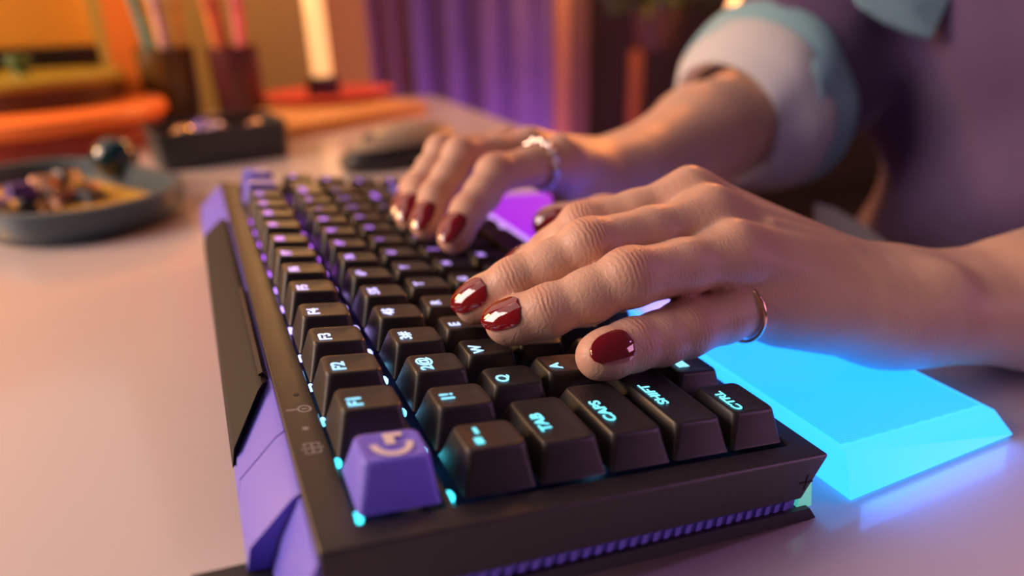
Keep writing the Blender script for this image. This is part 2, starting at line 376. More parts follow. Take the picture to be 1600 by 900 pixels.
# ------------------------------------------------------------------ palm rest
pr = thing('palm_rest', 'translucent glowing palm rest lit cyan to magenta, in front of the keyboard', 'palm rest', (0, 0, 0))
bm = bmesh.new()
bot = [(-8, -19), (314, -19), (314, -92), (-8, -92)]; topo = [(-3.5, -19.5, 14.5), (310, -19.5, 14.5), (310, -86.5, 9.5), (-3.5, -86.5, 9.5)]
Bv = [bm.verts.new((x, y, 1.0)) for x, y in bot]; Tv = [bm.verts.new(p) for p in topo]
tf = bm.faces.new(Tv); bm.faces.new(Bv[::-1])
for i in range(4): bm.faces.new((Bv[i], Bv[(i + 1) % 4], Tv[(i + 1) % 4], Tv[i]))
bevel(bm, 1.2, 3)
body = obj('rest_body', bm, M_rest_edge, pr, smooth=.45)
bm = bmesh.new(); box(bm, (0, -84, 0), (306, -21.5, .5))
for v in bm.verts: v.co.z += 9.55 + (v.co.y + 86.5) * 5 / 67.0
obj('rest_surface', bm, M_rest, pr)

# ------------------------------------------------------------------ hands and arms: signed distance field -> surface nets
class Field:
    def __init__(s, lo, hi, h):
        s.lo = np.array(lo, float); s.h = h; s.n = np.ceil((np.array(hi) - s.lo) / h).astype(int) + 1
        s.ax = [(s.lo[i] + np.arange(s.n[i]) * h).astype(np.float32) for i in range(3)]
        s.F = np.full(s.n, 99., np.float32)
    def sub(s, lo, hi):
        i0 = np.clip(np.floor((np.array(lo) - s.lo) / s.h).astype(int), 0, s.n); i1 = np.clip(np.ceil((np.array(hi) - s.lo) / s.h).astype(int) + 1, 0, s.n)
        return tuple(slice(a, b) for a, b in zip(i0, i1))
    def blank(s): return np.full(s.n, 99., np.float32)
    def cone(s, F, a, b, ra, rb, k=4, flat=None):
        a = np.array(a, float); b = np.array(b, float); r = max(ra, rb) + k + 3
        sl = s.sub(np.minimum(a, b) - r, np.maximum(a, b) + r)
        if any(q.stop <= q.start for q in sl): return
        X = s.ax[0][sl[0]][:, None, None] - a[0]; Y = s.ax[1][sl[1]][None, :, None] - a[1]; Z = s.ax[2][sl[2]][None, None, :] - a[2]
        d = b - a; L = max(d @ d, 1e-6); t = np.clip((X * d[0] + Y * d[1] + Z * d[2]) / L, 0, 1)
        X = X - t * d[0]; Y = Y - t * d[1]; Z = Z - t * d[2]
        if flat is not None:
            nrm, fac = flat; q = X * nrm[0] + Y * nrm[1] + Z * nrm[2]; g = np.sqrt(X * X + Y * Y + Z * Z + q * q * (fac * fac - 1))
        else: g = np.sqrt(X * X + Y * Y + Z * Z)
        g = g - (ra + (rb - ra) * t); s.smin(F, sl, g, k)
    def smin(s, F, sl, g, k):
        f = F[sl]
        if k > 0:
            hh = np.maximum(k - np.abs(f - g), 0) / k; F[sl] = np.minimum(f, g) - hh * hh * k * .25
        else: F[sl] = np.minimum(f, g)
    def carve(s, F, a, r, k=2):
        a = np.array(a, float); R_ = r + k + 2; sl = s.sub(a - R_, a + R_)
        X = s.ax[0][sl[0]][:, None, None] - a[0]; Y = s.ax[1][sl[1]][None, :, None] - a[1]; Z = s.ax[2][sl[2]][None, None, :] - a[2]
        g = -(np.sqrt(X * X + Y * Y + Z * Z) - r); f = F[sl]; hh = np.maximum(k - np.abs(f - g), 0) / k; F[sl] = np.maximum(f, g) + hh * hh * k * .25
def nets(F, lo, h):
    s = F < 0; nx, ny, nz = F.shape
    c = np.zeros((nx - 1, ny - 1, nz - 1), np.int8)
    for i in (0, 1):
        for j in (0, 1):
            for k in (0, 1): c += s[i:nx - 1 + i, j:ny - 1 + j, k:nz - 1 + k]
    m = (c > 0) & (c < 8); I = np.argwhere(m); idx = np.full(m.shape, -1, np.int64); idx[m] = np.arange(len(I))
    acc = np.zeros((len(I), 3)); cnt = np.zeros(len(I))
    for d in range(3):
        o1, o2 = [q for q in range(3) if q != d]
        for a in (0, 1):
            for b in (0, 1):
                p = I.copy(); p[:, o1] += a; p[:, o2] += b; q = p.copy(); q[:, d] += 1
                f0 = F[tuple(p.T)]; f1 = F[tuple(q.T)]; x = (f0 < 0) != (f1 < 0)
                t = np.where(x, f0 / np.where(x, f0 - f1, 1), 0); pos = p.astype(float); pos[:, d] += t
                acc[x] += pos[x]; cnt[x] += 1
    V = acc / cnt[:, None] * h + lo
    faces = []
    for d in range(3):
        o1, o2 = (d + 1) % 3, (d + 2) % 3
        sa = [slice(None)] * 3; sb = [slice(None)] * 3; sa[d] = slice(0, -1); sb[d] = slice(1, None)
        x = s[tuple(sa)] != s[tuple(sb)]; P = np.argwhere(x)
        P = P[(P[:, o1] > 0) & (P[:, o2] > 0) & (P[:, o1] < F.shape[o1] - 1) & (P[:, o2] < F.shape[o2] - 1)]
        ins = s[tuple(P.T)]
        def at(a, b):
            q = P.copy(); q[:, o1] -= a; q[:, o2] -= b; return idx[tuple(q.T)]
        Q = np.stack([at(0, 0), at(1, 0), at(1, 1), at(0, 1)], 1); Q[~ins] = Q[~ins][:, ::-1]; faces.append(Q)
    return V, np.concatenate(faces)
def V3(*a): return np.array(a, float)
def unit(v): v = np.array(v, float); return v / np.linalg.norm(v)

# joints in world millimetres, fingertip first, knuckle last; radii to match
NEAR = dict(
    little=([(31.5, 42.6, 44.6), (33.9, 29.9, 43.7), (36.0, 9.6, 43.4), (41.3, -24.0, 42.6)], [6.9, 7.4, 8.5, 8.8]),
    ring=([(57.0, 59.4, 47.9), (50.2, 48.6, 52.0), (43.6, 25.4, 60.5), (46.0, -15.0, 59.0)], [7.0, 7.4, 8.6, 9.4]),
    middle=([(73.3, 63.2, 48.5), (68.2, 51.4, 55.2), (61.0, 29.0, 65.4), (62.0, -17.8, 66.2)], [7.0, 7.4, 8.5, 9.8]),
    index=([(101.5, 35.0, 44.0), (93.6, 25.0, 53.2), (84.8, 17.3, 63.4), (76.5, -20.2, 69.2)], [7.0, 7.3, 8.2, 9.8]),
    thumb=([(143.2, 0.4, 45.5), (131.0, -20.0, 48.5), (106.0, -46.0, 44.0), (62.0, -78.0, 32.0)], [8.0, 9.2, 11.0, 15.0]))
FAR = dict(
    index=([(143.7, 45.2, 46.1), (152.9, 34.2, 53.6), (164.6, 16.3, 65.0), (175.4, -21.6, 65.0)], [6.8, 7.4, 8.7, 10.0]),
    middle=([(163.2, 50.8, 47.0), (174.8, 41.3, 55.5), (186.9, 23.7, 69.8), (196.4, -15.1, 66.0)], [6.8, 7.4, 8.5, 9.8]),
    ring=([(179.6, 53.1, 47.0), (191.5, 44.2, 55.5), (202.6, 27.7, 69.0), (214.4, -10.0, 64.5)], [6.7, 7.2, 8.2, 9.2]),
    little=([(197.7, 50.6, 44.7), (206.2, 42.8, 51.9), (216.3, 29.8, 58.4), (228.7, -7.4, 58.0)], [6.2, 6.6, 7.4, 8.6]),
    thumb=([(179.6, -28.0, 41.0), (184.0, -37.0, 41.5), (191, -46.0, 41.0), (208, -74, 38)], [7.8, 8.8, 10.5, 14]))
def hand(fd, H, palm, veins):
    G = fd.blank()
    for nm, (J, r) in H.items():
        g = fd.blank(); J = [V3(*j) for j in J]
        up = V3(0, 0, 1) if nm != 'thumb' else V3(-.5, .3, .8)
        a = unit(J[0] - J[1]); d0 = unit(up - a * (up @ a)); sd = np.cross(a, d0)
        fd.cone(g, J[0] + a * .3, J[0] - a * 4, r[0] - .9, r[0] - .2, 3)
        fd.cone(g, J[0] - a * 3, J[1], r[0], r[1], 3)
        for q in (1, 2):
            m_ = (J[q] + J[q + 1]) / 2; rm = (r[q] + r[q + 1]) / 2 - (.7 if q == 1 else .6)
            if q == 2 and nm != 'thumb': rm = r[2] - .1
            fd.cone(g, J[q], m_, r[q], rm, 3); fd.cone(g, m_, J[q + 1], rm, r[q + 1], 3)
            m2 = unit(J[q] - J[q + 1]); dd = unit(up - m2 * (up @ m2))
            fd.cone(g, J[q] + dd * 1.1 - m2 * 1.0, J[q] + dd * 1.0 + m2 * 1.5, r[q] - .8, r[q] - .9, 2)
        # fleshy pads underneath
        fd.cone(g, J[0] - d0 * 1.4 - a * 4, J[0] - d0 * .8, r[0] - 1.2, r[0] - 1.6, 3)
        m_ = (J[1] + J[2]) / 2; fd.cone(g, m_ - V3(0, 0, 1.5), m_ - V3(0, 0, 1.5), r[1] - .4, r[1] - .4, 4)
        fd.smin(G, (slice(None),) * 3, g, .8)
    P = fd.blank()
    for a, b, ra, rb, k in palm: fd.cone(P, a, b, ra, rb, k)
    fd.smin(G, (slice(None),) * 3, P, 7)
    for a, b, ra, rb, k in veins: fd.cone(G, a, b, ra, rb, k)
    return G
def forearm_near():
    return [((31, -84, 29.6), (17, -140, 24.3), 17.4, 19.5, 9), ((44, -90, 31.5), (31, -146, 28), 15.5, 17.5, 9),
            ((17, -140, 25.5), (-30, -300, 62), 19.5, 34, 14), ((31, -146, 28), (0, -300, 68), 17.5, 34, 14), ((-15, -300, 65), (-35, -390, 230), 40, 50, 20)]
palm_near = [((41.3, -24, 42.6), (34, -60, 37), 8.8, 12.5, 6), ((46, -15, 58.5), (38, -70, 38), 9.6, 13, 7), ((62, -17.8, 65.6), (44, -80, 36), 10.0, 13.5, 7),
             ((76.5, -20.2, 68.6), (50, -84, 34), 10.2, 13.5, 7), ((76, -24, 60), (46, -26, 44), 8, 8, 9), ((40, -34, 37.3), (32, -70, 30.0), 10.8, 14.0, 9),
             ((60, -40, 48), (46, -76, 34), 13, 14, 9), ((62, -78, 32), (106, -47, 43), 13, 11, 10), ((80, -58, 42), (74, -30, 56), 9, 8, 10),
             ((32, -72, 30.6), (31, -86, 30.2), 15.5, 17, 9), ((46, -78, 33), (44, -92, 32), 14, 15.5, 9)] + forearm_near()
veins_near = [((62, -19, 73.5), (52, -62, 53.5), 3.4, 2.2, 6), ((46, -16, 66.3), (43, -62, 51), 3.2, 2.2, 6), ((77, -21, 76.5), (58, -66, 53), 3.4, 2.2, 6),
              ((41, -25, 49.0), (36, -62, 47), 3.0, 1.5, 6), ((38, -40, 52), (44, -62, 55), .9, .9, 4), ((50, -34, 66), (46, -58, 57), .9, .9, 4),
              ((25, -88, 43), (24, -90, 43), 5.5, 5.5, 9)]
fd = Field((-12, -170, 4), (152, 76, 92), .85)
G = hand(fd, NEAR, palm_near, veins_near)
Vn, Fn = nets(G, fd.lo, fd.h)
palm_far = [((175.4, -21.6, 64), (208, -70, 42), 10.0, 16, 7), ((196.4, -15, 65), (216, -74, 43), 10.4, 17, 7), ((214.4, -10, 63.5), (224, -76, 42), 10, 17, 7),
            ((228.7, -7.4, 57), (230, -74, 40), 9.4, 16, 7), ((178, -26, 58), (226, -16, 54), 9, 9, 9), ((208, -74, 38), (188, -47, 41), 14, 11, 9),
            ((206, -40, 52), (216, -76, 42), 15, 18, 9), ((210, -78, 42), (216, -96, 41), 18, 19, 9), ((226, -76, 42), (228, -96, 41), 17, 19, 9),
            ((216, -92, 42), (250, -170, 47), 19, 30, 12), ((228, -96, 42), (264, -170, 47), 19, 30, 12), ((257, -170, 47), (296, -290, 66), 32, 38, 14),
            ((296, -290, 66), (300, -380, 240), 40, 50, 20)]
veins_far = [((175, -22, 72.5), (206, -62, 56), 3.2, 2.2, 6), ((196, -16, 73.5), (214, -62, 58), 3.2, 2.2, 6), ((214, -11, 71), (221, -62, 57), 3, 1.6, 6)]
fd2 = Field((130, -150, 4), (262, 72, 92), 1.15)
G2 = hand(fd2, FAR, palm_far, veins_far)
Vf, Ff = nets(G2, fd2.lo, fd2.h)
fd3 = Field((-160, -500, -20), (420, -144, 430), 5.0); G3 = fd3.blank()
for a, b, ra, rb, k in forearm_near() + palm_far[-6:] + [((125, -460, -150), (125, -460, 300), 80, 80, 20), ((125, -445, 300), (125, -445, 420), 50, 45, 30),
        ((-35, -390, 230), (30, -430, 330), 50, 60, 20), ((290, -380, 240), (220, -430, 330), 52, 60, 20)]: fd3.cone(G3, a, b, ra, rb, k)
Va, Fa = nets(G3, fd3.lo, fd3.h)
V = np.concatenate([Vn, Vf, Va]); Fq = np.concatenate([Fn, Ff + len(Vn), Fa + len(Vn) + len(Vf)])
# crease data: position along each joint and a mask around its back, used by the skin bump
cs = np.zeros(len(V), np.float32); cm = np.zeros(len(V), np.float32); rd = np.zeros(len(V), np.float32)
for H in (NEAR, FAR):
    for nm, (J, r) in H.items():
        J = [V3(*j) for j in J]
        for q, wd_, am in ((1, 2.6, .75), (2, 4.6, 1.0)):
            a = unit(J[q - 1] - J[q + 1]); d = V - J[q]; s_ = d @ a; p_ = d - s_[:, None] * a; rr = np.linalg.norm(p_, axis=1)
            m_ = am * np.exp(-(s_ / wd_) ** 2) * np.clip((r[q] + 4 - rr) / 2.5, 0, 1) * np.clip(p_[:, 2] / (rr + .01) + .35, 0, 1)
            u_ = m_ > cm; cm[u_] = m_[u_]; cs[u_] = s_[u_]; rd = np.maximum(rd, .9 * m_)
        d = V - J[3]; rr = np.linalg.norm(d, axis=1)
        if nm != 'thumb': rd = np.maximum(rd, .6 * np.exp(-(rr / 13) ** 2))
        d = V - J[0]; rd = np.maximum(rd, .5 * np.exp(-(np.linalg.norm(d, axis=1) / 8) ** 2))
M_skin = bpy.data.materials.new('skin'); M_skin.use_nodes = True; nt = M_skin.node_tree; b = nt.nodes['Principled BSDF']
b.inputs['Roughness'].default_value = .46; b.inputs['Subsurface Weight'].default_value = .22; b.inputs['Subsurface Scale'].default_value = .004
b.inputs['Subsurface Radius'].default_value = (1, .35, .2); b.inputs['Specular IOR Level'].default_value = .45
def N(t, **k):
    n = nt.nodes.new(t)
    for a, v in k.items(): setattr(n, a, v)
    return n
def math_n(op, a, b_=None, c=None):
    n = N('ShaderNodeMath', operation=op)
    for i, v in enumerate((a, b_, c)):
        if v is None: continue
        if isinstance(v, (int, float)): n.inputs[i].default_value = v
        else: nt.links.new(v, n.inputs[i])
    return n.outputs[0]
at = lambda s: N('ShaderNodeAttribute', attribute_name=s).outputs['Fac']
tc = N('ShaderNodeTexCoord')
def noise(scale, det=3):
    n = N('ShaderNodeTexNoise'); n.inputs['Scale'].default_value = scale; n.inputs['Detail'].default_value = det; nt.links.new(tc.outputs['Object'], n.inputs['Vector']); return n.outputs['Fac']
ph = math_n('ADD', math_n('MULTIPLY', at('crease_pos'), 4.2), math_n('MULTIPLY', noise(260, 2), 9))
wav = math_n('MULTIPLY', math_n('SINE', ph), at('crease_mask'))
vo = N('ShaderNodeTexVoronoi'); vo.inputs['Scale'].default_value = 1300; nt.links.new(tc.outputs['Object'], vo.inputs['Vector'])
wvt = N('ShaderNodeTexWave'); wvt.inputs['Scale'].default_value = 190; wvt.inputs['Distortion'].default_value = 9; wvt.inputs['Detail'].default_value = 2; wvt.inputs['Detail Scale'].default_value = 2
mp = N('ShaderNodeMapping'); mp.inputs['Rotation'].default_value = (0, 0, 1.4); nt.links.new(tc.outputs['Object'], mp.inputs[0]); nt.links.new(mp.outputs[0], wvt.inputs[0])
hgt = math_n('ADD', math_n('MULTIPLY', wav, .17), math_n('ADD', math_n('MULTIPLY', vo.outputs['Distance'], .05), math_n('ADD', math_n('ADD', math_n('MULTIPLY', noise(420), .16), math_n('MULTIPLY', noise(110), .45)), math_n('MULTIPLY', wvt.outputs['Fac'], .085))))
bp = N('ShaderNodeBump'); bp.inputs['Strength'].default_value = .6; bp.inputs['Distance'].default_value = .0009
nt.links.new(hgt, bp.inputs['Height']); nt.links.new(bp.outputs[0], b.inputs['Normal'])
mx = N('ShaderNodeMix', data_type='RGBA'); mx.inputs[6].default_value = (.66, .42, .32, 1); mx.inputs[7].default_value = (.58, .29, .21, 1)
nt.links.new(math_n('MULTIPLY', at('redness'), .8), mx.inputs[0])
mx2 = N('ShaderNodeMix', data_type='RGBA'); mx2.blend_type = 'MULTIPLY'; mx2.inputs[7].default_value = (.80, .72, .70, 1)
nt.links.new(math_n('MULTIPLY', noise(70, 5), .7), mx2.inputs[0]); nt.links.new(mx.outputs[2], mx2.inputs[6]); nt.links.new(mx2.outputs[2], b.inputs['Base Color'])

person = thing('person', 'person in dusky purple shirt typing with both hands, red nails', 'person', (125, -440, 0))
me = bpy.data.meshes.new('body'); me.from_pydata(((V - V3(125, -440, 0)) * S).tolist(), [], Fq.tolist())
me.polygons.foreach_set('use_smooth', [True] * len(me.polygons))
for nme, arr in (('crease_pos', cs), ('crease_mask', cm), ('redness', rd)):
    at_ = me.attributes.new(nme, 'FLOAT', 'POINT'); at_.data.foreach_set('value', arr.astype(np.float32))
me.materials.append(M_skin); me.update(); body_o = bpy.data.objects.new('body', me); link(body_o, person)
def wparent(o, par, off):      # keep geometry given in world millimetres under a parent standing at off
    o.parent = par; o.location = -Vector(off) * S; return o
POFF = (125, -440, 0)

# nails
M_nail = mat('dark_red_polish', (.19, .003, .009), .07, coat=1.0, spec=.8)
def fval(fd, G, P):
    q = (P - fd.lo) / fd.h; i = np.floor(q).astype(int); f = q - i; v = 0
    for a in (0, 1):
        for b_ in (0, 1):
            for c in (0, 1): v += G[i[0] + a, i[1] + b_, i[2] + c] * (f[0] if a else 1 - f[0]) * (f[1] if b_ else 1 - f[1]) * (f[2] if c else 1 - f[2])
    return v
def nail(fd, G, J, r, hint, L0=-7.0, L1=6.4, half=.66, lift=.28):
    T, D = V3(*J[0]), V3(*J[1]); a = unit(T - D); d = unit(V3(*hint) - a * (V3(*hint) @ a)); s = np.cross(a, d)
    nu, nv = 22, 16; bm = bmesh.new(); top = {}; botm = {}
    def reach(u_):
        lo, hi = 1.0, r + 5
        if fval(fd, G, T + a * u_ + d * lo) > 0: return 0
        for _ in range(22):
            m_ = (lo + hi) / 2
            if fval(fd, G, T + a * u_ + d * m_) < 0: lo = m_
            else: hi = m_
        return lo
    us = np.linspace(L0, L1, nu + 1); R1 = [reach(u_) for u_ in us]; R2 = []
    for i, u_ in enumerate(us):
        q = R1[i]
        if R2: q = max(q, R2[-1] - .14 * (us[i] - us[i - 1]) * (1 + max(u_, 0) * .45))
        R2.append(q)
    cut = .0
    for i in range(nu + 1):
        t = i / nu * 2 - 1; u_ = us[i]
        wdt = (1 - abs(t) ** (3.0 if t > 0 else 3.6)) ** (1 / (2.3 if t > 0 else 2.6)) if abs(t) < 1 else 0.02
        for j in range(nv + 1):
            th = (j / nv * 2 - 1) * half * max(wdt, .03)
            rr = R2[i] + lift + .15 * math.cos(th)
            for dd, dr in ((top, .0), (botm, -.8)):
                dd[i, j] = bm.verts.new(T + a * u_ + (rr + dr) * (math.cos(th) * d + math.sin(th) * s))
    for i in range(nu):
        for j in range(nv):
            bm.faces.new((top[i, j], top[i + 1, j], top[i + 1, j + 1], top[i, j + 1])); bm.faces.new((botm[i, j], botm[i, j + 1], botm[i + 1, j + 1], botm[i + 1, j]))
    for i in range(nu):
        bm.faces.new((top[i, 0], botm[i, 0], botm[i + 1, 0], top[i + 1, 0])); bm.faces.new((top[i, nv], top[i + 1, nv], botm[i + 1, nv], botm[i, nv]))
    for j in range(nv):
        bm.faces.new((top[0, j], top[0, j + 1], botm[0, j + 1], botm[0, j])); bm.faces.new((top[nu, j], botm[nu, j], botm[nu, j + 1], top[nu, j + 1]))
    o = obj('fingernail', bm, M_nail, None, smooth=.9); wparent(o, person, POFF); o['label'] = 'glossy dark red fingernail'
nail(fd, G, *[NEAR['little'][0], 6.9, (-.75, .1, .65)]); nail(fd, G, NEAR['ring'][0], 7.0, (-.6, .3, .75)); nail(fd, G, NEAR['middle'][0], 7.0, (-.6, .3, .75)); nail(fd, G, NEAR['index'][0], 7.0, (.6, .3, .8))
nail(fd, G, NEAR['thumb'][0], 8.0, (-.8, .5, .25), -8.5, 7, .85)
for k in ('index', 'middle', 'ring', 'little'): nail(fd2, G2, FAR[k][0], FAR[k][1][0], (-.6, .5, .6), -8.0, 6.8, .72)
nail(fd2, G2, FAR['thumb'][0], 7.8, (.2, .4, .9), -8.5, 6)

# rings
def ring_frame(c, ax):
    a = Vector(ax).normalized(); return Matrix.Translation(Vector(c)) @ a.to_track_quat('Z', 'Y').to_matrix().to_4x4()
bm = bmesh.new(); mtx = ring_frame((0, 0, 0), (V3(36, 9.6, 43.4) - V3(41.3, -24, 42.6))); nR, nr = 64, 10; R0, r0 = 10.0, .65; vs = []
for i in range(nR):
    a = 2 * PI * i / nR; vs.append([bm.verts.new(mtx @ Vector(((R0 + r0 * math.cos(2 * PI * k / nr)) * math.cos(a), (R0 + r0 * math.cos(2 * PI * k / nr)) * math.sin(a), 1.2 * r0 * math.sin(2 * PI * k / nr)))) for k in range(nr)])
for i in range(nR):
    for k in range(nr): bm.faces.new((vs[i][k], vs[(i + 1) % nR][k], vs[(i + 1) % nR][(k + 1) % nr], vs[i][(k + 1) % nr]))
o = obj('finger_ring', bm, mat('rose_gold', (.95, .62, .48), .18, 1.0), smooth=2); o.location = Vector((39.8, -14.5, 42.6)) * S
tag(o, 'thin plain rose gold ring on the little finger of the nearer hand', 'ring')
t = thing('finger_ring', 'silver chain-link ring on the index finger of the farther hand', 'ring', (172.3, -9.5, 64.6))
mtx = ring_frame((0, 0, 0), (V3(164.6, 16.3, 65) - V3(175.4, -21.6, 65))); M_sil = mat('silver', (.85, .85, .9), .22, 1.0)
nL = 26
for i in range(nL):
    a = 2 * PI * i / nL; c = Vector((11.3 * math.cos(a), 11.3 * math.sin(a), 0)); tg = Vector((-math.sin(a), math.cos(a), 0)); nz = Vector((math.cos(a), math.sin(a), 0)); zz = Vector((0, 0, 1))
    e1 = tg; e2 = (zz if i % 2 else (nz * .6 + zz * .8)).normalized(); bm = bmesh.new(); pts = [c + e1 * 2.0 * math.cos(2 * PI * k / 14) + e2 * 1.7 * math.sin(2 * PI * k / 14) for k in range(15)]
    tube(bm, [mtx @ p for p in pts], .55, 6, False); obj('link', bm, M_sil, t, smooth=1)

# shirt: torso, two sleeves, rolled cuffs, inner collar
M_shirt = mat('dusky_purple_cotton', (.088, .052, .135), .85, noise=(30, .12), bump=(1800, .3, .0003), sheen=.3)
M_cuffm = mat('pale_blue_lining', (.52, .54, .58), .85, noise=(40, .06), bump=(1500, .3, .0003))
M_linen = mat('pale_blue_linen', (.22, .42, .50), .85, noise=(40, .05))
fs = Field((-190, -620, -320), (470, -215, 430), 6.0); Gs = fs.blank()
for a, b, ra, rb, k in [((125, -440, -300), (125, -440, 290), 132, 128, 20), ((60, -445, -300), (60, -440, 300), 118, 118, 40), ((190, -445, -300), (190, -440, 300), 118, 118, 40),
                        ((292, -385, 225), (200, -430, 340), 66, 80, 40), ((-40, -395, 225), (50, -430, 340), 66, 80, 40), ((-24, -330, 110), (-40, -395, 225), 58, 66, 30),
                        ((288, -266, 68), (302, -392, 235), 60, 74, 30)]: fs.cone(Gs, a, b, ra, rb, k)
X = fs.ax[0][:, None, None]; Y = fs.ax[1][None, :, None]; Z = fs.ax[2][None, None, :]
Gs += (8 * np.sin(X * .030 + Z * .022 + 2 * np.sin(Z * .02)) + 3.5 * np.sin(X * .07 - Z * .03 + Y * .02 + 1) + 2.0 * np.sin(Y * .10 + Z * .05)).astype(np.float32)
Vs, Fs = nets(Gs, fs.lo, fs.h)
o = pymesh('shirt', Vs.tolist(), Fs.tolist(), M_shirt); wparent(o, person, POFF); o['label'] = 'dusky purple cotton shirt'
def cuff(c, ax, r0, r1, ln, lab, m=None):
    mt = ring_frame(c, ax); bm = bmesh.new(); n = 72; prof = [(r0 - 3, 1), (r0, -1), (r0 + 2.5, 1.5), (r0 * .5 + r1 * .5 + 4, ln * .45), (r1 + 5, ln * .8), (r1 + 4, ln), (r1 - 2, ln + 2), (r1 - 5, ln - 6), (r0 - 6, 8)]
    rings = []
    for q, (r, z) in enumerate(prof):
        rings.append([bm.verts.new(mt @ Vector((r * (1 + .035 * math.sin(3 * th + q * .5) + .018 * math.sin(7 * th + q)) * math.cos(th), r * (1 + .03 * math.sin(2 * th + 1 + q * .3)) * math.sin(th), z + 2.2 * math.sin(2 * th + 1)))) for th in [2 * PI * i / n for i in range(n)]])
    for a, b in zip(rings, rings[1:] + rings[:1]):
        for i in range(n): bm.faces.new((a[i], a[(i + 1) % n], b[(i + 1) % n], b[i]))
    o = obj('rolled_cuff', bm, m or M_cuffm, None, smooth=1.2); wparent(o, person, POFF); o['label'] = lab
cuff((274, -203, 52), (.25, -1, .22), 44, 60, 34, 'white rolled sleeve cuff')
cuff((280, -226, 58), (.25, -1, .24), 60, 66, 26, 'pale teal inner fold of the rolled sleeve', M_linen)
cuff((-8, -262, 58), (-.15, -1, .12), 46, 58, 42, 'pale blue rolled sleeve cuff')

def draped(name, pts, nrm, th, m, lab):
    bm = bmesh.new(); n_ = Vector(nrm).normalized(); c_ = sum((Vector(p) for p in pts), Vector()) / len(pts)
    A = [bm.verts.new(Vector(p)) for p in pts]; B = [bm.verts.new(Vector(p) - n_ * th) for p in pts]; k = len(pts); f = bm.verts.new(c_ + n_ * 3)
    for i in range(k):
        bm.faces.new((A[i], A[(i + 1) % k], f)); bm.faces.new((A[(i + 1) % k], A[i], B[i], B[(i + 1) % k]))
    bm.faces.new(B); bmesh.ops.subdivide_edges(bm, edges=bm.edges[:], cuts=3, use_grid_fill=True, smooth=.3)
    o = obj(name, bm, m, None, smooth=1); wparent(o, person, POFF); o['label'] = lab
draped('shirt_hem', [(221.0, -245.9, 0.1), (214.5, -256.9, -3.5), (202.3, -272.9, -14.6), (187.1, -289.7, -31.4), (173.4, -287.4, -63.2), (197.8, -233.6, -61.7)], (-.84, .37, .39), 4, M_cuffm, 'pale turned-back shirt hem')
draped('collar_flap', [(230.3, -252.2, 144.3), (201.0, -316.9, 142.4), (198.0, -305.4, 125.0), (194.9, -293.4, 106.9), (201.0, -283.1, 110.2), (210.0, -269.9, 117.2), (220.2, -257.2, 127.2)], (-.84, .37, .39), 4, M_linen, 'pale blue cloth flap hanging over the chest')

# ------------------------------------------------------------------ mouse beyond the keyboard
t = thing('computer_mouse', 'dark computer mouse with beige shell lying beyond the far end of the keyboard', 'mouse', (505, -35, 0), (0, 0, .35))
bm = bmesh.new(); bmesh.ops.create_uvsphere(bm, u_segments=40, v_segments=24, radius=1)
for v in bm.verts:
    x_, y_, z_ = v.co; v.co = Vector((32 * x_ * (1 - .12 * y_), 62 * y_, max(z_, -.12) * (27 - 4 * y_) + 6))
obj('shell', bm, mat('mouse_shell', (.020, .020, .028), .35), t, smooth=.8)
bm = bmesh.new(); bmesh.ops.create_uvsphere(bm, u_segments=48, v_segments=32, radius=1)
bmesh.ops.delete(bm, geom=[v for v in bm.verts if v.co.z < .45], context='VERTS')
r_ = bmesh.ops.extrude_face_region(bm, geom=bm.faces[:]); up_ = set(v for v in r_['geom'] if isinstance(v, bmesh.types.BMVert))
for v in bm.verts:
    x_, y_, z_ = v.co; k_ = 1.035 if v in up_ else 1.0; v.co = Vector((32 * x_ * k_ * (1 - .12 * y_), 62 * y_ * k_, z_ * k_ * (27 - 4 * y_) + 6.3))
tag(obj('top_cover', bm, mat('beige_cover', (.30, .23, .17), .4), t, smooth=.8), 'beige top cover')
bm = bmesh.new(); lathe(bm, [(0, 0), (.98, 0), (1.06, .3), (1.04, .5), (0, .5)], 40, sx=32, sy=62)
for v in bm.verts: v.co.z *= 22
obj('base', bm, M_dark, t, smooth=.8)
bm = bmesh.new(); lathe(bm, [(0, -4), (9, -4), (10, -2), (10, 2), (9, 4), (0, 4)], 24)
for v in bm.verts: v.co = Vector((v.co.z, v.co.x + 34, v.co.y + 20))
obj('scroll_wheel', bm, M_dark, t, smooth=.6)

# ------------------------------------------------------------------ dish with loose keycaps
def oval_dish(name, lab, cat, c, ang, a, b_, h, m, wall=5):
    t = thing(name, lab, cat, c, (0, 0, ang)); bm = bmesh.new()
    def ring(sx, sy, z): return [bm.verts.new((x, y, z)) for x, y in rrect(0, 0, sx * 2, sy * 2, min(sx, sy) * .96, 12)]
    rs = [ring(a * .86, b_ * .86, 0), ring(a * .95, b_ * .94, 2), ring(a, b_, h * .55), ring(a, b_, h), ring(a - wall * .5, b_ - wall * .5, h + 1), ring(a - wall, b_ - wall, h), ring(a - wall - 2, b_ - wall - 2, 8), ring(a - wall - 8, b_ - wall - 8, 5)]
    for p, q in zip(rs, rs[1:]):
        for i in range(len(p)): bm.faces.new((p[i], p[(i + 1) % len(p)], q[(i + 1) % len(p)], q[i]))
    bm.faces.new(rs[0][::-1]); bm.faces.new(rs[-1]); obj('bowl', bm, m, t, smooth=.9); return t
dish = oval_dish('catchall_dish', 'blue-grey oval dish holding loose keycaps, on desk left of keyboard', 'dish', (470, 235, 0), .55, 105, 62, 22, mat('blue_grey_ceramic', (.055, .095, .125), .35, noise=(20, .1)), 6)
bm = bmesh.new(); prism(bm, rrect(0, 0, 176, 92, 45, 10), 'z', 5.2, 8.0); tag(obj('yellow_liner', bm, mat('mustard_felt', (.62, .34, .03), .8, noise=(40, .15)), dish), 'mustard yellow lining')
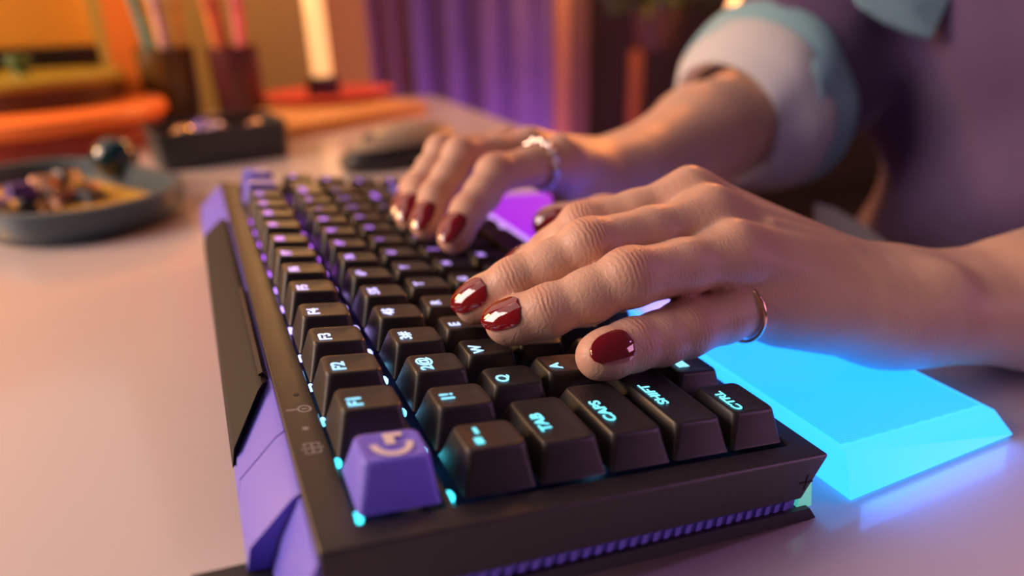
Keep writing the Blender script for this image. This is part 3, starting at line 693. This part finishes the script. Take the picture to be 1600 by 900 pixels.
kc_m = keycap_bm(1, 1, 0, -9.0); kcm = obj('loose_keycap', kc_m, None, smooth=.6); kc_me = kcm.data; bpy.data.objects.remove(kcm)
kcols = [mat('keycap_black', (.015, .014, .016), .3), mat('keycap_violet', (.07, .035, .22), .35), mat('keycap_bronze', (.35, .17, .10), .3, .6), mat('keycap_teal', (.01, .10, .10), .35)]
names = ['black', 'violet', 'bronze', 'dark teal']
spots = [(428, 262, 0, 'at the near left end of the heap'), (444, 246, 0, 'low in the front of the heap'), (462, 232, 2, 'in the middle of the heap, catching the lamp'), (476, 218, 2, 'at the right end of the heap, catching the lamp'), (452, 270, 1, 'at the back left of the heap'), (472, 252, 0, 'behind the bronze ones'), (490, 236, 0, 'at the back right of the heap'), (458, 214, 0, 'at the front right of the heap'), (440, 284, 3, 'at the far left of the heap')]
for i, (x_, y_, ci, wh) in enumerate(spots + [(450, 252, 1, 'on top of the heap, tilted'), (468, 240, 2, 'on top of the heap, tilted'), (482, 228, 0, 'on top of the heap, tilted')]):
    me = kc_me.copy(); me.materials.clear(); me.materials.append(kcols[ci]); o = bpy.data.objects.new('loose_keycap', me); C.objects.link(o)
    z_ = 17.3 if i < 9 else 28; o.location = Vector((x_, y_, z_)) * S; o.rotation_euler = ((random.random() - .5) * .25, (random.random() - .5) * .25, random.random() * 3)
    tag(o, '%s keycap in the oval dish, %s' % (names[ci], wh), 'keycap', 'loose keycaps in the dish')
bm = bmesh.new(); bmesh.ops.create_uvsphere(bm, u_segments=32, v_segments=20, radius=17)
o = obj('trackball', bm, mat('dark_teal_gloss', (.004, .035, .045), .12, coat=.5), smooth=3); o.location = Vector((520, 198, 26)) * S
tag(o, 'glossy dark teal ball resting in the back of the oval dish', 'ball')

# ------------------------------------------------------------------ dark open box
t = thing('storage_tray', 'dark grey open box with small items, behind the oval dish', 'box', (615, 118, 0), (0, 0, .15))
bm = bmesh.new(); Wd, Dp, Hh = 95, 130, 34
outer = rrect(0, 0, 84, 118, 8, 4); inner = rrect(0, 0, 78, 112, 6, 4); n = len(outer)
r1 = [bm.verts.new((x * .96, y * .96, 0)) for x, y in outer]; r2 = [bm.verts.new((x, y, Hh)) for x, y in outer]; r3 = [bm.verts.new((x, y, Hh)) for x, y in inner]; r4 = [bm.verts.new((x * .96, y * .96, 3)) for x, y in inner]
for p, q in ((r1, r2), (r2, r3), (r3, r4)):
    for i in range(n): bm.faces.new((p[i], p[(i + 1) % n], q[(i + 1) % n], q[i]))
bm.faces.new(r1[::-1]); bm.faces.new(r4); obj('tray_body', bm, mat('slate_plastic', (.030, .036, .040), .4), t, smooth=.6)
for x_, y_, r_, cc, mm, rr_, lb in ((596, 146, 13, (.9, .55, .25), 1, .25, 'shiny brass ball in the dark box, left'), (600, 118, 13, (.55, .40, .60), .6, .25, 'pale violet ball in the dark box, middle'), (625, 128, 13, (.16, .10, .40), 0, .3, 'violet ball in the dark box, at the back'), (606, 82, 12, (.75, .45, .30), 1, .35, 'copper ball in the dark box, right end')):
    bm = bmesh.new(); bmesh.ops.create_uvsphere(bm, u_segments=24, v_segments=16, radius=r_); o = obj('small_ball', bm, mat(lb[:12].replace(' ', '_'), cc, rr_, mm), smooth=3); o.location = Vector((x_, y_, 3.2 + r_ + 7)) * S
    bm = None; tag(o, lb, 'ball', 'balls in the dark box')

# ------------------------------------------------------------------ orange platform with olive canister
t = thing('round_platform', 'wide round glowing-orange platform with dark red rim at far left', 'stand', (790, 300, 0))
bm = bmesh.new(); lathe(bm, [(0, 0), (128, 0), (132, 3), (132, 22), (128, 26), (0, 26)], 72); tag(obj('rim', bm, mat('dark_red_lacquer', (.30, .030, .012), .4), t, smooth=.5), 'dark red base')
bm = bmesh.new(); lathe(bm, [(0, 26), (136, 26), (140, 29), (140, 36), (137, 40), (0, 40)], 72); obj('top_disc', bm, mat('orange_lacquer', (.85, .20, .035), .4), t, smooth=.5)
t = thing('round_tin', 'olive green round tin with dark sides on the orange platform', 'tin', (840, 300, 40.2))
bm = bmesh.new(); lathe(bm, [(0, 0), (96, 0), (98, 2), (98, 20), (0, 20)], 64); obj('tin_body', bm, mat('dark_brown_tin', (.07, .028, .012), .4), t, smooth=.5)
bm = bmesh.new(); lathe(bm, [(0, 20.2), (100, 20.2), (101, 22), (101, 27), (98, 30), (0, 31)], 64); obj('lid', bm, mat('olive_lid', (.30, .22, .02), .35), t, smooth=.5)
bm = bmesh.new(); lathe(bm, [(0, 31), (9, 31), (8, 37), (13, 44), (12, 50), (0, 52)], 28); obj('knob', bm, mat('green_knob', (.06, .13, .03), .35), t, smooth=.7)

# ------------------------------------------------------------------ yellow framed screen and leaning board
t = thing('framed_panel', 'yellow panel with a black lower edge at the far left', 'panel', (985, 330, 0), (0, 0, .25))
bm = bmesh.new(); box(bm, (-8, -95, 92), (8, 260, 360)); bevel(bm, 2); obj('yellow_face', bm, mat('yellow_paper', (.88, .48, .05), .6, noise=(8, .1)), t)
bm = bmesh.new(); box(bm, (-12, -96, 0), (10, 262, 91)); bevel(bm, 2); obj('black_base', bm, mat('black_lacquer', (.012, .01, .01), .3), t)
t = thing('easel', 'orange and yellow upright boards leaning behind the round platform', 'easel', (930, 204, 0), (0, 0, 0))
bm = bmesh.new(); box(bm, (-6, -14, 0), (6, 18, 400), Matrix.Rotation(.06, 4, 'X')); obj('orange_board', bm, mat('orange_wood', (.90, .24, .03), .5), t)
bm = bmesh.new(); box(bm, (12, -32, 0), (22, -16, 400), Matrix.Rotation(.04, 4, 'X')); obj('yellow_board', bm, mat('yellow_wood', (.80, .38, .04), .5), t)

# ------------------------------------------------------------------ cups with pens
def cup(loc, r, h, m, lab):
    t = thing('pen_cup', lab, 'cup', loc); bm = bmesh.new(); lathe(bm, [(0, 0), (r * .86, 0), (r * .9, 2), (r, h), (r - 3, h), (r * .86, 4), (0, 4)], 40); obj('cup_body', bm, m, t, smooth=.6); return t
cup((880, 154, 0), 34, 90, mat('smoked_glass', (.10, .055, .015), .15), 'dark olive glass pen cup, left of the two cups')
cup((865, 76, 0), 31, 88, mat('dark_red_ceramic', (.08, .018, .022), .3), 'dark maroon pen cup, right of the two cups')
pens = [((880, 160), (-4, 14), (.10, .35, .30), 'teal marker'), ((884, 140), (3, -8), (.80, .35, .06), 'amber marker'), ((872, 150), (-6, 2), (.55, .30, .40), 'mauve marker'), ((888, 150), (6, 6), (.75, .42, .10), 'ochre marker'),
        ((862, 84), (-3, 12), (.85, .25, .08), 'orange marker'), ((868, 70), (4, -10), (.60, .05, .10), 'crimson marker'), ((858, 68), (-2, -3), (.80, .20, .22), 'coral marker'), ((872, 82), (5, 5), (.70, .12, .10), 'red marker')]
for i, ((px_, py_), (lx, ly), cc, nm) in enumerate(pens):
    t = thing('marker_pen', nm + ' standing in the ' + ('left' if i < 4 else 'right') + ' pen cup', 'pen', (px_, py_, 5), (0, 0, 0), 'pens in the cups')
    d = Vector((lx, ly, 130)); bm = bmesh.new(); tube(bm, [(0, 0, 0), d * .95], 5.5, 14); obj('barrel', bm, mat(nm.replace(' ', '_'), cc, .35), t, smooth=.7)
    bm = bmesh.new(); tube(bm, [d * .955, d * 1.25, d * 1.27], [6.2, 6.0, 4.5], 14); obj('cap', bm, mat(nm.replace(' ', '_') + '_cap', tuple(c * .7 for c in cc), .3), t, smooth=.7)

# ------------------------------------------------------------------ glowing tube lamp on its red plate, wooden tray
t = thing('wooden_tray', 'long pale wooden tray along the far end of desk', 'tray', (780, -45, 0), (0, 0, -.0))
bm = bmesh.new(); prism(bm, [(-115, 110), (100, 105), (118, -50), (-10, -98), (-30, -80)], 'z', 0, 12); bevel(bm, 2.5, 3); obj('tray_board', bm, mat('orange_maple', (.66, .30, .09), .45, noise=(14, .15)), t, smooth=.5)
bm = bmesh.new(); prism(bm, [(-100, 100), (90, 96), (104, -45), (-8, -84), (-22, -70)], 'z', 12.1, 13.2); obj('inlay', bm, mat('maple_inlay', (.58, .26, .08), .5, noise=(10, .15)), t)
t = thing('red_plate', 'coral red round plate under the glowing tube lamp', 'plate', (870, -35, 13.3))
bm = bmesh.new(); lathe(bm, [(0, 0), (60, 0), (88, 8), (90, 11), (86, 12), (58, 4), (0, 3)], 56, sx=.75); obj('plate_body', bm, mat('coral_red', (.72, .10, .06), .45), t, smooth=.8)
bpy.data.objects[t.name]
t = thing('tube_lamp', 'tall glowing warm tube lamp with dark base on the red plate', 'lamp', (885, -34, 16.6))
bm = bmesh.new(); lathe(bm, [(0, 0), (22, 0), (23, 3), (21, 24), (15, 27), (0, 27)], 32); obj('base', bm, mat('dark_bronze', (.06, .03, .05), .3, .6), t, smooth=.6)
bm = bmesh.new(); lathe(bm, [(0, 27.2), (13, 27.2), (13, 420), (10, 426), (0, 427)], 32); obj('lamp_tube', bm, mat('tube_glow', (.9, .6, .3), .5, emit=(.90, .50, .17), es=1.0), t, smooth=.6)
point('tube_lamp_light', (868, -10, 260), 1.4, (1.0, .50, .16), 40)

# ------------------------------------------------------------------ background furnishings
def panel(name, lab, cat, lo, hi, m, bev=3):
    bm = bmesh.new(); box(bm, lo, hi); bevel(bm, bev); o = obj(name, bm, m, smooth=.6); return tag(o, lab, cat)
panel('cabinet', 'tall ochre brown cabinet side behind the tube lamp', 'cabinet', (1150, -70, -750), (1500, 330, 900), mat('ochre_board', (.38, .26, .04), .6, noise=(3, .1)))
panel('door_panel', 'lit orange wooden panel right of the tube lamp', 'panel', (1420, -228, -750), (1460, -120, 900), mat('orange_panel', (.78, .50, .14), .6, noise=(4, .1)))
def curtain(lab, y0, y1, m, x=1850, amp=16, per=62):
    n = int(abs(y1 - y0) / 6); bm = bmesh.new(); A = []
    for i in range(n + 1):
        y = y0 + (y1 - y0) * i / n; xx = x + amp * math.sin(2 * PI * y / per) + 5 * math.sin(y * .031)
        A.append([bm.verts.new((xx + d, y, z)) for d in (0, 4) for z in (-745, 900)])
    for a, b in zip(A, A[1:]):
        bm.faces.new((a[0], b[0], b[1], a[1])); bm.faces.new((a[2], a[3], b[3], b[2])); bm.faces.new((a[1], b[1], b[3], a[3])); bm.faces.new((a[0], a[2], b[2], b[0]))
    bm.faces.new((A[0][0], A[0][1], A[0][3], A[0][2])); bm.faces.new((A[-1][0], A[-1][2], A[-1][3], A[-1][1]))
    return tag(obj('curtain', bm, m, smooth=1), lab, 'curtain')
curtain('mauve pink curtain with soft folds left of the violet curtain', -262, -440, mat('mauve_cloth', (.50, .26, .28), .9))
curtain('violet lit pleated curtain behind the desk', -442, -868, mat('violet_cloth', (.38, .25, .42), .9, noise=(9, .25)), per=105, amp=26)
panel('wooden_post', 'slim orange-lit wooden post right of the violet curtain', 'post', (1800, -918, -745), (1840, -874, 900), mat('post_wood', (.80, .36, .15), .6))
panel('curtain_rail_post', 'brown wooden jamb beside the slim post', 'post', (1862, -1020, -745), (1890, -940, 900), mat('jamb_wood', (.35, .17, .10), .6))
# potted plant
t = thing('potted_plant', 'leafy green plant in a tall orange pot against the brown wall', 'plant', (1700, -1090, -750))
bm = bmesh.new(); lathe(bm, [(0, 0), (22, 0), (22, 720), (18, 730), (0, 730)], 24, (0, 0, 0)); obj('stand', bm, mat('terracotta_stand', (.50, .14, .04), .6), t, smooth=.6)
bm = bmesh.new(); lathe(bm, [(0, 730), (60, 730), (85, 840), (80, 845), (0, 830)], 32, (0, -60, 0)); obj('pot', bm, mat('brown_pot', (.14, .06, .03), .6), t, smooth=.6)
bm = bmesh.new()
for i in range(150):
    a = random.random() * 2 * PI; rr = 30 + 150 * random.random() ** .6; zc = 830 + 220 * random.random(); c = Vector((rr * math.cos(a) * .6, -70 + rr * math.sin(a), zc))
    mt = Matrix.Translation(c) @ Matrix.Rotation(a, 4, 'Z') @ Matrix.Rotation(random.uniform(-.8, .8), 4, 'Y') @ Matrix.Rotation(random.uniform(-.6, .6), 4, 'X')
    L_ = random.uniform(28, 46); W_ = L_ * .33; pts = [(-L_, 0, 0), (-L_ * .4, W_, 5), (L_ * .3, W_ * .8, 4), (L_, 0, -6), (L_ * .3, -W_ * .8, 4), (-L_ * .4, -W_, 5)]
    bm.faces.new([bm.verts.new(mt @ Vector(p)) for p in pts])
r_ = bmesh.ops.extrude_face_region(bm, geom=bm.faces[:]); bmesh.ops.translate(bm, verts=[v for v in r_['geom'] if isinstance(v, bmesh.types.BMVert)], vec=(0, 0, 1.5))
obj('foliage', bm, mat('leaf_green', (.10, .13, .03), .5, noise=(9, .3)), t)
# hanging bulb
t = thing('hanging_bulb', 'small glowing filament bulb hanging above the rolled sleeve', 'lamp', (1500, -1265, 78))
bm = bmesh.new(); lathe(bm, [(0, -22), (12, -18), (19, -4), (17, 12), (9, 30), (9, 46), (0, 46)], 24); obj('bulb_glass', bm, mat('bulb_glow', (1, .7, .4), .4, emit=(1, .42, .16), es=3.0), t, smooth=.9)
bm = bmesh.new(); tube(bm, [(0, 0, 46), (0, 0, 62), (0, 0, 900)], [9, 3, 3], 10); obj('cord', bm, M_dark, t)
point('warm_post_fill', (1560, -960, 250), 2.2, (1, .48, .18), 60)  # added unseen light that warms the wooden post and curtain edge
point('bulb_light', (1465, -1265, 78), .6, (1, .45, .15), 25)
